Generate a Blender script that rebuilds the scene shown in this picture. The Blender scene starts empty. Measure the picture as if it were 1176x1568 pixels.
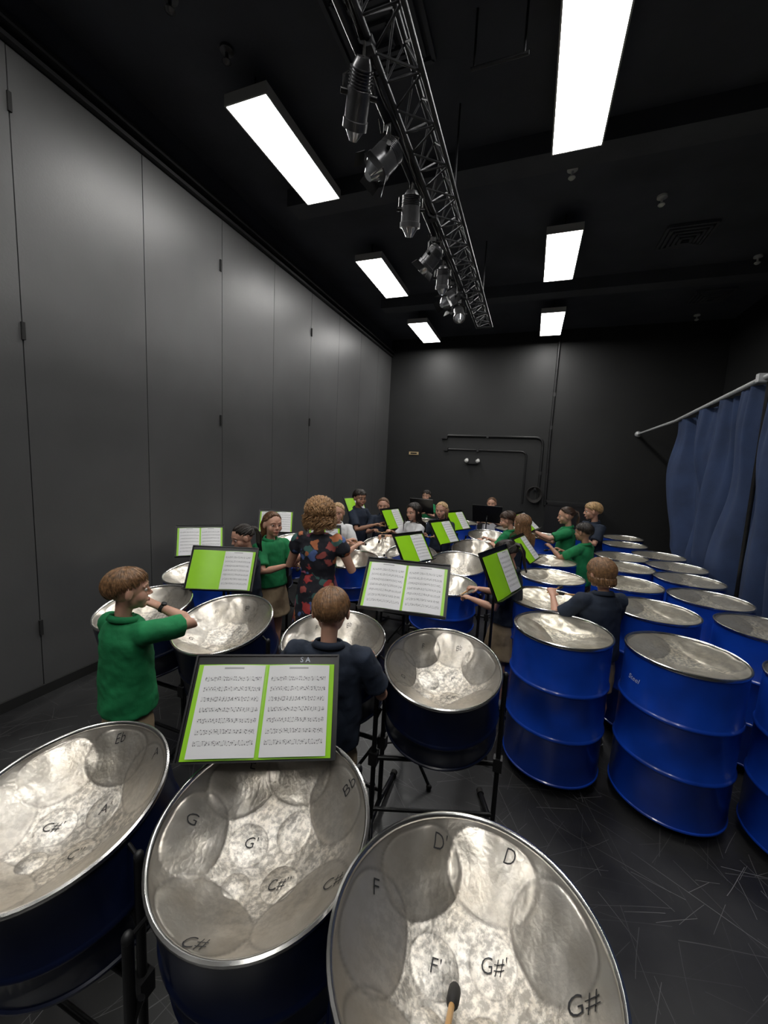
import bpy, math, random
from mathutils import Matrix, Vector, Quaternion, noise
V=Vector
random.seed(7)
scene=bpy.context.scene
COL=scene.collection
# ---------------------------------------------------------------- camera
CH=1.95
cam=bpy.data.objects.new('camera',bpy.data.cameras.new('camera'));COL.objects.link(cam)
Rm=Matrix.Rotation(math.radians(20.1),3,'Z')@Matrix.Rotation(math.radians(90-7.1),3,'X')@Matrix.Rotation(math.radians(2.9),3,'Z')
cam.matrix_world=Matrix.Translation((0,0,CH))@Rm.to_4x4()
cam.data.sensor_fit='VERTICAL';cam.data.sensor_height=36;cam.data.sensor_width=27;cam.data.lens=600/1568*36
cam.data.clip_start=.02
scene.camera=cam
try:
    scene.view_settings.view_transform='Standard'
except Exception: pass
w=bpy.data.worlds.new('world');scene.world=w;w.use_nodes=True
w.node_tree.nodes['Background'].inputs[0].default_value=(.5,.55,.6,1);w.node_tree.nodes['Background'].inputs[1].default_value=.02
# ---------------------------------------------------------------- materials
def mat(name,col,rough=.5,metal=0,emit=None,es=0,var=0,vs=8,bump=0,bs=40,coat=0,spec=None):
    m=bpy.data.materials.new(name);m.use_nodes=True;nt=m.node_tree;b=nt.nodes['Principled BSDF']
    b.inputs['Base Color'].default_value=(*col,1);b.inputs['Roughness'].default_value=rough;b.inputs['Metallic'].default_value=metal
    if coat: b.inputs['Coat Weight'].default_value=coat
    if spec is not None: b.inputs['Specular IOR Level'].default_value=spec
    if emit: b.inputs['Emission Color'].default_value=(*emit,1);b.inputs['Emission Strength'].default_value=es
    if var or bump:
        tc=nt.nodes.new('ShaderNodeTexCoord')
    if var:
        n=nt.nodes.new('ShaderNodeTexNoise');n.inputs['Scale'].default_value=vs;n.inputs['Detail'].default_value=5
        nt.links.new(tc.outputs['Object'],n.inputs['Vector'])
        r=nt.nodes.new('ShaderNodeMapRange');r.inputs[1].default_value=.3;r.inputs[2].default_value=.7;r.inputs[3].default_value=1-var;r.inputs[4].default_value=1+var
        nt.links.new(n.outputs[0],r.inputs[0])
        mx=nt.nodes.new('ShaderNodeVectorMath');mx.operation='SCALE';mx.inputs[0].default_value=col
        nt.links.new(r.outputs[0],mx.inputs['Scale']);nt.links.new(mx.outputs[0],b.inputs['Base Color'])
    if bump:
        n2=nt.nodes.new('ShaderNodeTexNoise');n2.inputs['Scale'].default_value=bs;n2.inputs['Detail'].default_value=4
        nt.links.new(tc.outputs['Object'],n2.inputs['Vector'])
        bp=nt.nodes.new('ShaderNodeBump');bp.inputs['Strength'].default_value=bump;bp.inputs['Distance'].default_value=.01
        nt.links.new(n2.outputs[0],bp.inputs['Height']);nt.links.new(bp.outputs[0],b.inputs['Normal'])
    return m
M={}
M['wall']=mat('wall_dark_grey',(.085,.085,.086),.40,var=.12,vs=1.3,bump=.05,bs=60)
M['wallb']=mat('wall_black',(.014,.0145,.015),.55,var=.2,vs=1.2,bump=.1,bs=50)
M['ceil']=mat('ceiling_black',(.048,.052,.066),.75,var=.25,vs=1.5,bump=.2,bs=30)
M['beam']=mat('beam_black',(.06,.064,.076),.7,var=.2,vs=2)
M['blackmetal']=mat('black_metal',(.012,.012,.013),.35,.3,var=.2,vs=20)
M['blackplastic']=mat('black_plastic',(.014,.014,.015),.45)
M['pipe']=mat('conduit_black',(.022,.022,.023),.4,.2)
M['groove']=mat('seam_dark',(.008,.008,.008),.8)
M['alu']=mat('galvanised_steel',(.55,.56,.57),.4,.3,var=.1,vs=30)
M['chrome']=mat('chrome_rim',(.75,.74,.72),.22,1)
M['truss']=mat('truss_dark_steel',(.040,.041,.045),.4,.5,var=.3,vs=15)
M['can']=mat('lamp_can_grey',(.10,.10,.105),.3,.6,var=.3,vs=12)
M['lens']=mat('lamp_lens',(.5,.52,.55),.08,.6)
M['blue']=mat('drum_blue_paint',(.005,.045,.36),.28,0,var=.25,vs=5,coat=.4)
M['navydrum']=mat('drum_navy_paint',(.003,.007,.03),.3,0,var=.3,vs=5,coat=.3)
M['curtain']=mat('curtain_navy_cloth',(.018,.036,.095),.85,var=.2,vs=4,bump=.3,bs=150)
M['lime']=mat('folder_lime',(.30,.66,.012),.35,var=.05,vs=5)
M['white']=mat('paper_white',(.8,.8,.8),.3)
M['text']=mat('marker_black',(.01,.01,.012),.5)
M['whitetext']=mat('print_white',(.6,.65,.75),.5)
M['wood']=mat('mallet_wood',(.5,.28,.1),.4,var=.15,vs=30)
M['rubber']=mat('rubber_black',(.015,.013,.012),.7)
M['lamp']=mat('fluorescent_diffuser',(.9,.9,.9),.5,emit=(1,.985,.95),es=25)
M['housing']=mat('fixture_white_enamel',(.5,.5,.48),.4)
M['beige']=mat('plate_beige',(.6,.45,.25),.5)
M['sprink']=mat('fitting_white',(.6,.6,.58),.4)
M['green']=mat('polo_green',(.006,.19,.062),.85,var=.15,vs=9,bump=.35,bs=25)
M['navy']=mat('polo_navy',(.011,.019,.038),.85,var=.2,vs=9,bump=.35,bs=25)
M['whiteshirt']=mat('polo_white',(.66,.66,.67),.85,var=.05,vs=9,bump=.3,bs=25)
M['khaki']=mat('khaki_twill',(.30,.225,.14),.85,var=.12,vs=12,bump=.3,bs=40)
M['skin']=mat('skin_light',(.56,.31,.22),.5,var=.06,vs=12)
M['skin2']=mat('skin_tan',(.36,.19,.12),.5,var=.08,vs=12)
for m in('skin','skin2'):
    b=M[m].node_tree.nodes['Principled BSDF'];b.inputs['Subsurface Weight'].default_value=.08;b.inputs['Subsurface Scale'].default_value=.01
M['eyew']=mat('eye_white',(.75,.75,.73),.25);M['iris']=mat('iris_dark',(.03,.018,.01),.15)
M['lip']=mat('lips',(.44,.15,.12),.5)
M['shoe']=mat('shoe_dark',(.03,.03,.032),.6);M['sole']=mat('shoe_sole',(.5,.5,.5),.6)
for k,c in dict(hbrown=(.12,.055,.024),hlight=(.19,.10,.046),hblond=(.42,.27,.13),hcurl=(.34,.19,.085),hdark=(.014,.009,.006),hdkbrown=(.045,.022,.012)).items():
    m=mat('hair_'+k[1:],c,.42,var=.6,vs=70);M[k]=m
def floor_mat():
    m=bpy.data.materials.new('floor_scratched_black_vinyl');m.use_nodes=True;nt=m.node_tree;N=nt.nodes;L=nt.links;b=N['Principled BSDF']
    tc=N.new('ShaderNodeTexCoord');acc=None
    def mth(op,a,bv=None):
        n=N.new('ShaderNodeMath');n.operation=op
        for i,x in enumerate((a,bv)):
            if x is None: continue
            if isinstance(x,(int,float)): n.inputs[i].default_value=x
            else: L.new(x,n.inputs[i])
        return n.outputs[0]
    wn=N.new('ShaderNodeTexNoise');wn.inputs['Scale'].default_value=1.3;wn.inputs['Detail'].default_value=1;L.new(tc.outputs['Object'],wn.inputs['Vector'])
    # straight scuffs: one random-direction line segment per voronoi cell, many overlaid layers
    for i in range(9):
        sc=(1.3,1.7,2.3,2.9,3.7,1.9,5.0,6.5,2.5)[i];wd=(.0022,.0018,.0018,.0016,.0015,.0026,.0014,.0013,.0016)[i]
        ad=N.new('ShaderNodeMixRGB');ad.blend_type='ADD';ad.inputs[0].default_value=.07;L.new(tc.outputs['Object'],ad.inputs[1]);L.new(wn.outputs[1],ad.inputs[2])
        mp=N.new('ShaderNodeMapping');mp.inputs['Location'].default_value=(i*3.31,i*1.77,0);L.new(ad.outputs[0],mp.inputs[0])
        vo=N.new('ShaderNodeTexVoronoi');vo.voronoi_dimensions='2D';vo.inputs['Scale'].default_value=sc;L.new(mp.outputs[0],vo.inputs['Vector'])
        df=N.new('ShaderNodeVectorMath');df.operation='SUBTRACT';L.new(mp.outputs[0],df.inputs[0]);L.new(vo.outputs['Position'],df.inputs[1])
        s3=N.new('ShaderNodeSeparateXYZ');L.new(df.outputs[0],s3.inputs[0]);cl=N.new('ShaderNodeSeparateColor');L.new(vo.outputs['Color'],cl.inputs[0])
        an=mth('MULTIPLY',cl.outputs[0],6.283)
        sn,cs=mth('SINE',an),mth('COSINE',an)
        d=mth('ABSOLUTE',mth('SUBTRACT',mth('MULTIPLY',s3.outputs[0],sn),mth('MULTIPLY',s3.outputs[1],cs)))
        r=N.new('ShaderNodeMapRange');r.inputs[1].default_value=wd*.4;r.inputs[2].default_value=wd;r.inputs[3].default_value=1;r.inputs[4].default_value=0;L.new(d,r.inputs[0])
        v=mth('MULTIPLY',r.outputs[0],mth('POWER',cl.outputs[1],1.5))
        acc=v if acc is None else mth('MAXIMUM',acc,v)
    fn=N.new('ShaderNodeTexNoise');fn.inputs['Scale'].default_value=1.1;fn.inputs['Detail'].default_value=4;L.new(tc.outputs['Object'],fn.inputs['Vector'])
    fr=N.new('ShaderNodeMapRange');fr.inputs[1].default_value=.38;fr.inputs[2].default_value=.62;fr.inputs[3].default_value=.15;L.new(fn.outputs[0],fr.inputs[0])
    acc=mth('MULTIPLY',acc,fr.outputs[0])
    n=N.new('ShaderNodeTexNoise');n.inputs['Scale'].default_value=1.5;n.inputs['Detail'].default_value=8;L.new(tc.outputs['Object'],n.inputs['Vector'])
    cr=N.new('ShaderNodeValToRGB');cr.color_ramp.elements[0].position=.35;cr.color_ramp.elements[0].color=(.010,.010,.011,1);cr.color_ramp.elements[1].position=.75;cr.color_ramp.elements[1].color=(.055,.055,.056,1)
    L.new(n.outputs[0],cr.inputs[0])
    mx=N.new('ShaderNodeMixRGB');mx.inputs[2].default_value=(.38,.38,.38,1)
    L.new(mth('MULTIPLY',acc,.8),mx.inputs[0]);L.new(cr.outputs[0],mx.inputs[1]);L.new(mx.outputs[0],b.inputs['Base Color'])
    rr=N.new('ShaderNodeMapRange');rr.inputs[3].default_value=.22;rr.inputs[4].default_value=.5;L.new(n.outputs[0],rr.inputs[0]);L.new(rr.outputs[0],b.inputs['Roughness'])
    return m
M['floor']=floor_mat()
def steel_mat(name,base,flk,r0,r1):
    m=bpy.data.materials.new(name);m.use_nodes=True;nt=m.node_tree;N=nt.nodes;L=nt.links;b=N['Principled BSDF']
    tc=N.new('ShaderNodeTexCoord')
    n1=N.new('ShaderNodeTexNoise');n1.inputs['Scale'].default_value=5;n1.inputs['Detail'].default_value=8;n1.inputs['Roughness'].default_value=.65
    n2=N.new('ShaderNodeTexVoronoi');n2.inputs['Scale'].default_value=55;n2.feature='DISTANCE_TO_EDGE'
    n3=N.new('ShaderNodeTexNoise');n3.inputs['Scale'].default_value=62;n3.inputs['Detail'].default_value=7;n3.inputs['Roughness'].default_value=.65
    for n in(n1,n2,n3): L.new(tc.outputs['Object'],n.inputs['Vector'])
    cr=N.new('ShaderNodeValToRGB');e=cr.color_ramp.elements
    e[0].position=.3;e[0].color=(base[0]*.78,base[1]*.73,base[2]*.65,1);e[1].position=.7;e[1].color=(*base,1)
    L.new(n1.outputs[0],cr.inputs[0])
    be=N.new('ShaderNodeAttribute');be.attribute_name='beat'
    fl=N.new('ShaderNodeMapRange');fl.inputs[1].default_value=.42;fl.inputs[2].default_value=.58;fl.inputs[3].default_value=.66;fl.inputs[4].default_value=1.28
    L.new(n3.outputs[0],fl.inputs[0])
    fm=N.new('ShaderNodeMapRange');fm.inputs[3].default_value=.84;L.new(be.outputs['Fac'],fm.inputs[0]);L.new(fl.outputs[0],fm.inputs[4])
    sc=N.new('ShaderNodeVectorMath');sc.operation='SCALE';L.new(cr.outputs[0],sc.inputs[0]);L.new(fm.outputs[0],sc.inputs['Scale'])
    at=N.new('ShaderNodeAttribute');at.attribute_name='groove'
    mx=N.new('ShaderNodeMixRGB');mx.inputs[2].default_value=(.2,.18,.16,1);L.new(at.outputs['Fac'],mx.inputs[0]);L.new(sc.outputs[0],mx.inputs[1])
    L.new(mx.outputs[0],b.inputs['Base Color'])
    b.inputs['Metallic'].default_value=.82
    rr=N.new('ShaderNodeMapRange');rr.inputs[3].default_value=r0;rr.inputs[4].default_value=r1
    L.new(be.outputs['Fac'],rr.inputs[0]);L.new(rr.outputs[0],b.inputs['Roughness'])
    bp=N.new('ShaderNodeBump');bp.inputs['Distance'].default_value=.003
    bs=N.new('ShaderNodeMapRange');bs.inputs[3].default_value=.14;bs.inputs[4].default_value=flk;L.new(be.outputs['Fac'],bs.inputs[0]);L.new(bs.outputs[0],bp.inputs['Strength'])
    ma=N.new('ShaderNodeMath');ma.operation='ADD';L.new(n3.outputs[0],ma.inputs[0]);L.new(n2.outputs[0],ma.inputs[1]);L.new(ma.outputs[0],bp.inputs['Height'])
    L.new(bp.outputs[0],b.inputs['Normal'])
    return m
M['steel']=steel_mat('hammered_pan_steel',(.68,.65,.60),.5,.28,.46)
M['steel2']=steel_mat('bass_pan_steel',(.80,.76,.66),.35,.32,.42)
def page_mat():
    m=bpy.data.materials.new('sheet_music_page');m.use_nodes=True;nt=m.node_tree;N=nt.nodes;L=nt.links;b=N['Principled BSDF']
    uv=N.new('ShaderNodeUVMap');sp=N.new('ShaderNodeSeparateXYZ');L.new(uv.outputs[0],sp.inputs[0])
    def mth(op,a,bv=None,c=None):
        n=N.new('ShaderNodeMath');n.operation=op
        for i,x in enumerate((a,bv,c)):
            if x is None: continue
            if isinstance(x,(int,float)): n.inputs[i].default_value=x
            else: L.new(x,n.inputs[i])
        return n.outputs[0]
    u,v=sp.outputs[0],sp.outputs[1]
    f=mth('FRACT',mth('MULTIPLY',v,9.0))
    g=mth('MULTIPLY',mth('SUBTRACT',f,.30),12.)
    inst=mth('MULTIPLY',mth('GREATER_THAN',f,.29),mth('LESS_THAN',f,.65))
    line=mth('MULTIPLY',inst,mth('LESS_THAN',mth('FRACT',g),.26))
    mg=mth('MULTIPLY',mth('MULTIPLY',mth('GREATER_THAN',u,.08),mth('LESS_THAN',u,.93)),mth('MULTIPLY',mth('GREATER_THAN',v,.08),mth('LESS_THAN',v,.9)))
    vo=N.new('ShaderNodeTexVoronoi');vo.voronoi_dimensions='2D';vo.inputs['Scale'].default_value=1
    cb=N.new('ShaderNodeCombineXYZ');L.new(mth('MULTIPLY',u,26.),cb.inputs[0]);L.new(mth('MULTIPLY',v,36.),cb.inputs[1]);L.new(cb.outputs[0],vo.inputs['Vector'])
    note=mth('MULTIPLY',mth('LESS_THAN',vo.outputs['Distance'],.20),mth('MULTIPLY',mth('GREATER_THAN',f,.25),mth('LESS_THAN',f,.7)))
    vo2=N.new('ShaderNodeTexVoronoi');vo2.voronoi_dimensions='2D';vo2.inputs['Scale'].default_value=1
    cb2=N.new('ShaderNodeCombineXYZ');L.new(mth('MULTIPLY',u,34.),cb2.inputs[0]);L.new(mth('MULTIPLY',v,9.),cb2.inputs[1]);L.new(cb2.outputs[0],vo2.inputs['Vector'])
    stem=mth('MULTIPLY',mth('LESS_THAN',mth('FRACT',mth('MULTIPLY',u,22.)),.10),mth('MULTIPLY',mth('GREATER_THAN',f,.3),mth('LESS_THAN',f,.7)))
    stem=mth('MULTIPLY',stem,mth('GREATER_THAN',vo2.outputs['Distance'],.42))
    title=mth('MULTIPLY',mth('MULTIPLY',mth('GREATER_THAN',v,.94),mth('LESS_THAN',v,.96)),mth('MULTIPLY',mth('GREATER_THAN',u,.35),mth('LESS_THAN',u,.65)))
    ink=mth('MINIMUM',1.,mth('ADD',mth('MULTIPLY',mg,mth('MAXIMUM',mth('MULTIPLY',line,.5),mth('MAXIMUM',note,stem))),mth('MULTIPLY',title,.6)))
    mx=N.new('ShaderNodeMixRGB');mx.inputs[1].default_value=(.74,.74,.75,1);mx.inputs[2].default_value=(.09,.09,.10,1);L.new(ink,mx.inputs[0]);L.new(mx.outputs[0],b.inputs['Base Color'])
    b.inputs['Roughness'].default_value=.35
    return m
M['page']=page_mat()
def floral():
    m=bpy.data.materials.new('dress_floral_print');m.use_nodes=True;nt=m.node_tree;N=nt.nodes;L=nt.links;b=N['Principled BSDF']
    tc=N.new('ShaderNodeTexCoord');wn=N.new('ShaderNodeTexNoise');wn.inputs['Scale'].default_value=12;L.new(tc.outputs['Object'],wn.inputs['Vector'])
    ad=N.new('ShaderNodeMixRGB');ad.blend_type='ADD';ad.inputs[0].default_value=.12;L.new(tc.outputs['Object'],ad.inputs[1]);L.new(wn.outputs[1],ad.inputs[2])
    vo=N.new('ShaderNodeTexVoronoi');vo.inputs['Scale'].default_value=13;L.new(ad.outputs[0],vo.inputs['Vector'])
    sp=N.new('ShaderNodeSeparateColor');L.new(vo.outputs['Color'],sp.inputs[0])
    cr=N.new('ShaderNodeValToRGB');cr.color_ramp.interpolation='CONSTANT';e=cr.color_ramp.elements
    cols=[(.012,.012,.02),(.45,.05,.05),(.35,.08,.07),(.08,.13,.32),(.012,.012,.02),(.50,.17,.07),(.05,.13,.12),(.35,.09,.16)]
    e[0].color=(*cols[0],1);e[1].position=.14;e[1].color=(*cols[1],1)
    for i,c in enumerate(cols[2:]):
        q=e.new(.28+i*.12);q.color=(*c,1)
    L.new(sp.outputs[0],cr.inputs[0])
    mr=N.new('ShaderNodeMapRange');mr.inputs[1].default_value=.50;mr.inputs[2].default_value=.58;L.new(vo.outputs['Distance'],mr.inputs[0])
    mx=N.new('ShaderNodeMixRGB');mx.inputs[2].default_value=(.012,.012,.02,1);L.new(mr.outputs[0],mx.inputs[0]);L.new(cr.outputs[0],mx.inputs[1]);L.new(mx.outputs[0],b.inputs['Base Color'])
    b.inputs['Roughness'].default_value=.8
    return m
M['floral']=floral()
# ---------------------------------------------------------------- mesh builder
class MB:
    def __init__(s): s.v=[];s.f=[];s.m=[];s.mats=[]
    def mi(s,k):
        if k not in s.mats: s.mats.append(k)
        return s.mats.index(k)
    def loft(s,pts,rad,mk,n=12,ref=None,rnd=2,cap=True):
        mi=s.mi(mk);pts=[V(p) for p in pts];rad=[(r,r) if not isinstance(r,(tuple,list)) else r for r in rad]
        T=[]
        for i in range(len(pts)):
            t=(pts[min(i+1,len(pts)-1)]-pts[max(i-1,0)])
            if t.length<1e-9: t=V((0,0,1))
            T.append(t.normalized())
        if rnd:
            p0,t0,r0=pts[0],T[0],rad[0];p1,t1,r1=pts[-1],T[-1],rad[-1];a=[];b=[]
            for k in range(1,rnd+1):
                an=k/(rnd+.4)*math.pi/2
                a.insert(0,(p0-t0*min(r0)*math.sin(an),(r0[0]*math.cos(an),r0[1]*math.cos(an))))
                b.append((p1+t1*min(r1)*math.sin(an),(r1[0]*math.cos(an),r1[1]*math.cos(an))))
            pts=[x[0] for x in a]+pts+[x[0] for x in b];rad=[x[1] for x in a]+rad+[x[1] for x in b];T=[t0]*rnd+T+[t1]*rnd
        A=V(ref) if ref else None
        if A is None:
            A=V((1,0,0)) if abs(T[0].x)<.8 else V((0,1,0))
        base=len(s.v);prev=A
        for p,t,r in zip(pts,T,rad):
            a=(A if ref else prev);a=a-t*a.dot(t)
            if a.length<1e-6: a=t.orthogonal()
            a.normalize();prev=a;b=t.cross(a)
            for k in range(n):
                an=2*math.pi*k/n
                s.v.append(p+a*(r[0]*math.cos(an))+b*(r[1]*math.sin(an)))
        m=len(pts)
        for i in range(m-1):
            for k in range(n):
                k2=(k+1)%n
                s.f.append((base+i*n+k,base+i*n+k2,base+(i+1)*n+k2,base+(i+1)*n+k));s.m.append(mi)
        if cap:
            s.f.append(tuple(base+k for k in range(n))[::-1]);s.m.append(mi)
            s.f.append(tuple(base+(m-1)*n+k for k in range(n)));s.m.append(mi)
    def ell(s,c,r,mk,R=None,n=16,h=10):
        mi=s.mi(mk);base=len(s.v);c=V(c)
        for i in range(1,h):
            th=math.pi*i/h
            for k in range(n):
                ph=2*math.pi*k/n
                q=V((r[0]*math.sin(th)*math.cos(ph),r[1]*math.sin(th)*math.sin(ph),r[2]*math.cos(th)))
                s.v.append(c+(R@q if R else q))
        t=len(s.v);q=V((0,0,r[2]));s.v.append(c+(R@q if R else q));s.v.append(c-(R@q if R else q))
        for i in range(h-2):
            for k in range(n):
                k2=(k+1)%n;s.f.append((base+i*n+k,base+(i+1)*n+k,base+(i+1)*n+k2,base+i*n+k2));s.m.append(mi)
        for k in range(n):
            k2=(k+1)%n;s.f.append((t,base+k,base+k2));s.m.append(mi)
            s.f.append((t+1,base+(h-2)*n+k2,base+(h-2)*n+k));s.m.append(mi)
    def box(s,c,d,mk,R=None):
        mi=s.mi(mk);b=len(s.v);c=V(c)
        for x in(-1,1):
            for y in(-1,1):
                for z in(-1,1):
                    q=V((x*d[0]/2,y*d[1]/2,z*d[2]/2));s.v.append(c+(R@q if R else q))
        for f in((0,1,3,2),(4,6,7,5),(0,4,5,1),(2,3,7,6),(0,2,6,4),(1,5,7,3)):
            s.f.append(tuple(b+i for i in f));s.m.append(mi)
    def rev(s,prof,mk,n=48,c=(0,0,0)):
        mi=s.mi(mk);b=len(s.v)
        for r,z in prof:
            for k in range(n):
                a=2*math.pi*k/n;s.v.append(V((c[0]+r*math.cos(a),c[1]+r*math.sin(a),c[2]+z)))
        for i in range(len(prof)-1):
            for k in range(n):
                k2=(k+1)%n;s.f.append((b+i*n+k,b+(i+1)*n+k,b+(i+1)*n+k2,b+i*n+k2));s.m.append(mi)
    def tube(s,pts,r,mk,n=10,closed=False):
        s.loft(pts,[r]*len(pts),mk,n,rnd=0)
    def mesh(s,name,smooth=True):
        me=bpy.data.meshes.new(name);me.from_pydata([tuple(x) for x in s.v],[],s.f)
        for k in s.mats: me.materials.append(M[k])
        me.polygons.foreach_set('material_index',s.m)
        if smooth: me.polygons.foreach_set('use_smooth',[True]*len(me.polygons))
        me.update();return me
def obj(name,me,parent=None,loc=None,sharp=None):
    o=bpy.data.objects.new(name,me);COL.objects.link(o)
    if parent: o.parent=parent
    if loc: o.location=loc
    return o
def autos(me,ang=40):
    try: me.set_sharp_from_angle(angle=math.radians(ang))
    except Exception: pass
    return me
def empty(name,loc=(0,0,0),rz=0):
    e=bpy.data.objects.new(name,None);COL.objects.link(e);e.location=loc;e.rotation_euler=(0,0,math.radians(rz));e.empty_display_size=.1;return e
def simple(name,fn,parent=None,loc=None,smooth=True,ang=40):
    b=MB();fn(b);me=b.mesh(name,smooth)
    if smooth: autos(me,ang)
    return obj(name,me,parent,loc)
def bake(o,mods):
    for t,kw in mods:
        m=o.modifiers.new(t,t)
        for k,v in kw.items(): setattr(m,k,v)
    bpy.context.view_layer.update()
    dg=bpy.context.evaluated_depsgraph_get();ev=o.evaluated_get(dg);me=bpy.data.meshes.new_from_object(ev)
    o.modifiers.clear();o.data=me
    me.polygons.foreach_set('use_smooth',[True]*len(me.polygons))
    return o
# ---------------------------------------------------------------- room
XL,XR,YB,YF,ZC=-3.46,3.3,9.45,-3.2,4.95
simple('floor',lambda b:b.box(((XL+XR)/2,(YB+YF)/2,-.05),(XR-XL+.4,YB-YF+.4,.1),'floor'),smooth=False)
simple('ceiling',lambda b:b.box(((XL+XR)/2,(YB+YF)/2,ZC+.05),(XR-XL+.4,YB-YF+.4,.1),'ceil'),smooth=False)
def wl(b):
    z1=4.54
    s=[-3.0+.964*i for i in range(14)]
    off=1.82-s[5]; s=[y+off for y in s]
    ys=[YF]+[y for y in s if YF<y<YB-.1]+[YB]
    for a,c in zip(ys[:-1],ys[1:]):
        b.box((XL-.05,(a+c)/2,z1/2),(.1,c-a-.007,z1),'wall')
    b.box((XL-.13,(YB+YF)/2,ZC/2),(.1,YB-YF,ZC),'groove')
    b.box((XL-.05,(YB+YF)/2,(z1+.14+ZC)/2),(.1,YB-YF,ZC-z1-.14),'ceil')
simple('wall_left',wl,smooth=False)
def tr(b):
    for x,z,w_,h in((.03,4.56,.06,.03),(.05,4.62,.10,.02),(.03,4.68,.06,.03)):
        b.box((XL+x-.005,(YB+YF)/2,z),(w_,YB-YF,h),'pipe')
simple('trim_1',tr,smooth=False)
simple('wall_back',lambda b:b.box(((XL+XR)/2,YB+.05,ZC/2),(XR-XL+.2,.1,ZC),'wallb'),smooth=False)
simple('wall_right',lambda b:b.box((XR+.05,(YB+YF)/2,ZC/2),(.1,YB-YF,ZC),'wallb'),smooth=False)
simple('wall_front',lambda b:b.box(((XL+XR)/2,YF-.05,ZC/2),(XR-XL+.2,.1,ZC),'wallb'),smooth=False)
def latches(b):
    for y,z in((1.82,2.75),(3.72,2.35),(5.68,2.55),(1.82,4.2),(3.72,4.05),(5.68,3.95),(1.82,.55)):
        b.box((XL+.008,y,z),(.016,.022,.12),'groove')
simple('trim_2',latches,smooth=False)
simple('baseboard_left',lambda b:b.box((XL+.01,(YB+YF)/2,.04),(.02,YB-YF,.08),'groove'),smooth=False)
simple('baseboard_back',lambda b:b.box(((XL+XR)/2,YB-.01,.05),(XR-XL,.02,.1),'groove'),smooth=False)
simple('ceiling_beam',lambda b:b.box((.2,4.22,4.86),(6.1,.26,.18),'beam'),smooth=False)
simple('ceiling_beam',lambda b:b.box((.2,7.2,4.86),(6.1,.26,.18),'beam'),smooth=False)
def arcpath(p,c,q,n=6):
    p,c,q=V(p),V(c),V(q);return [p*(1-t)**2+c*2*t*(1-t)+q*t*t for t in [i/n for i in range(n+1)]]
def conduit(b):
    y=YB-.035
    b.tube([(-1.94,y,2.68)]+arcpath((.02,y,2.68),(.2,y,2.68),(.2,y,2.5))+[(.2,y,1.2)],.028,'pipe')
    b.tube([(-1.9,y,2.36)]+arcpath((-.25,y,2.36),(-.12,y,2.36),(-.12,y,2.23))+[(-.12,y,1.2)],.02,'pipe')
    b.box((-2.0,y,2.66),(.14,.07,.12),'pipe');b.box((-1.95,y,2.36),(.1,.07,.08),'pipe')
    b.tube([(.33,y,ZC),(.33,y,2.7),(.36,y,1.2)],.03,'pipe')
    for x,z in((-1,2.68),(-1.2,2.36),(.2,1.9),(.33,3.6),(.33,2.9)): b.box((x,y,z),(.05,.06,.08),'pipe')
simple('wall_conduit',conduit)
def coil(b):
    for i in range(5):
        r=.13+.012*i;b.tube([(.12+r*math.cos(a)*.9,YB-.09-.012*i,1.42+r*math.sin(a)) for a in [k*math.pi/12 for k in range(25)]],.012,'rubber',8)
    b.box((.12,YB-.08,1.55),(.05,.14,.05),'pipe')
simple('cable_coil',coil)
def emlight(b):
    y=YB
    b.box((-1.3,y-.04,2.08),(.22,.08,.09),'blackplastic')
    for dx in(-.13,.13): b.loft([(-1.3+dx,y-.04,2.13),(-1.3+dx,y-.13,2.10)],[.035,.05],'sprink',16,rnd=1)
simple('emergency_light',emlight)
simple('wall_plate',lambda b:(b.box((-2.75,YB-.01,2.23),(.24,.02,.07),'beige'),b.box((-2.75,YB-.022,2.23),(.16,.006,.03),'groove')),smooth=False)
def cab(b):
    b.box((.85,YB-.3,.66),(.95,.5,1.32),'blackplastic')
    b.box((.85,YB-.56,.66),(.02,.02,1.22),'pipe')
    for z in(.06,1.28): b.box((.85,YB-.555,z),(.97,.02,.05),'pipe')
    for x in(.37,1.33): b.box((x,YB-.555,.66),(.03,.02,1.3),'pipe')
    for x in(.78,.92): b.box((x,YB-.57,.7),(.02,.03,.16),'alu')
simple('storage_cabinet',cab,smooth=False)
for (x,y) in((1.06,5.31),(2.59,6.97),(2.61,9.1),(.12,4.62),(-2.52,2.26),(-2.40,2.65),(2.2,3.2)):
    def f(b,x=x,y=y):
        b.rev([(0,4.95),(.05,4.95),(.05,4.93),(.012,4.92),(.012,4.88),(.03,4.87),(.035,4.86),(.02,4.845),(0,4.84)],'sprink' if y>4 else 'can',20,(x,y,0))
    simple('ceiling_sprinkler',f)
def diffuser(x,y,sz):
    def f(b):
        for i in range(5):
            s=sz*(1-i*.19);z=4.93-.012*i;t=.03
            for dx,dy,a,c in((0,s/2,s,t),(0,-s/2,s,t),(s/2,0,t,s),(-s/2,0,t,s)): b.box((x+dx,y+dy,z),(a,c,.03),'beam')
    simple('air_vent',f,smooth=False)
diffuser(1.54,6.17,.5);diffuser(-1.25,2.85,.62);diffuser(2.5,8.2,.5)
def fixture(x,y):
    e=empty('fluorescent_ceiling_light',(x,y,4.7))
    def hs(b):
        b.box((0,0,.055),(.40,1.25,.05),'housing')
        for dx in(-.195,.195): b.box((dx,0,.02),(.012,1.25,.05),'housing')
        for dy in(-.62,.62): b.box((0,dy,.02),(.40,.012,.05),'housing')
        for dy in(-.5,.5): b.box((0,dy,.165),(.012,.012,.17),'blackmetal')
    simple('housing',hs,e,smooth=False)
    simple('diffuser',lambda b:b.box((0,0,.012),(.376,1.226,.024),'lamp'),e,smooth=False)
for x in(-2.34,.12):
    for y in(-1.5,.95,3.4,5.88,8.35): fixture(x,y)
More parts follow.
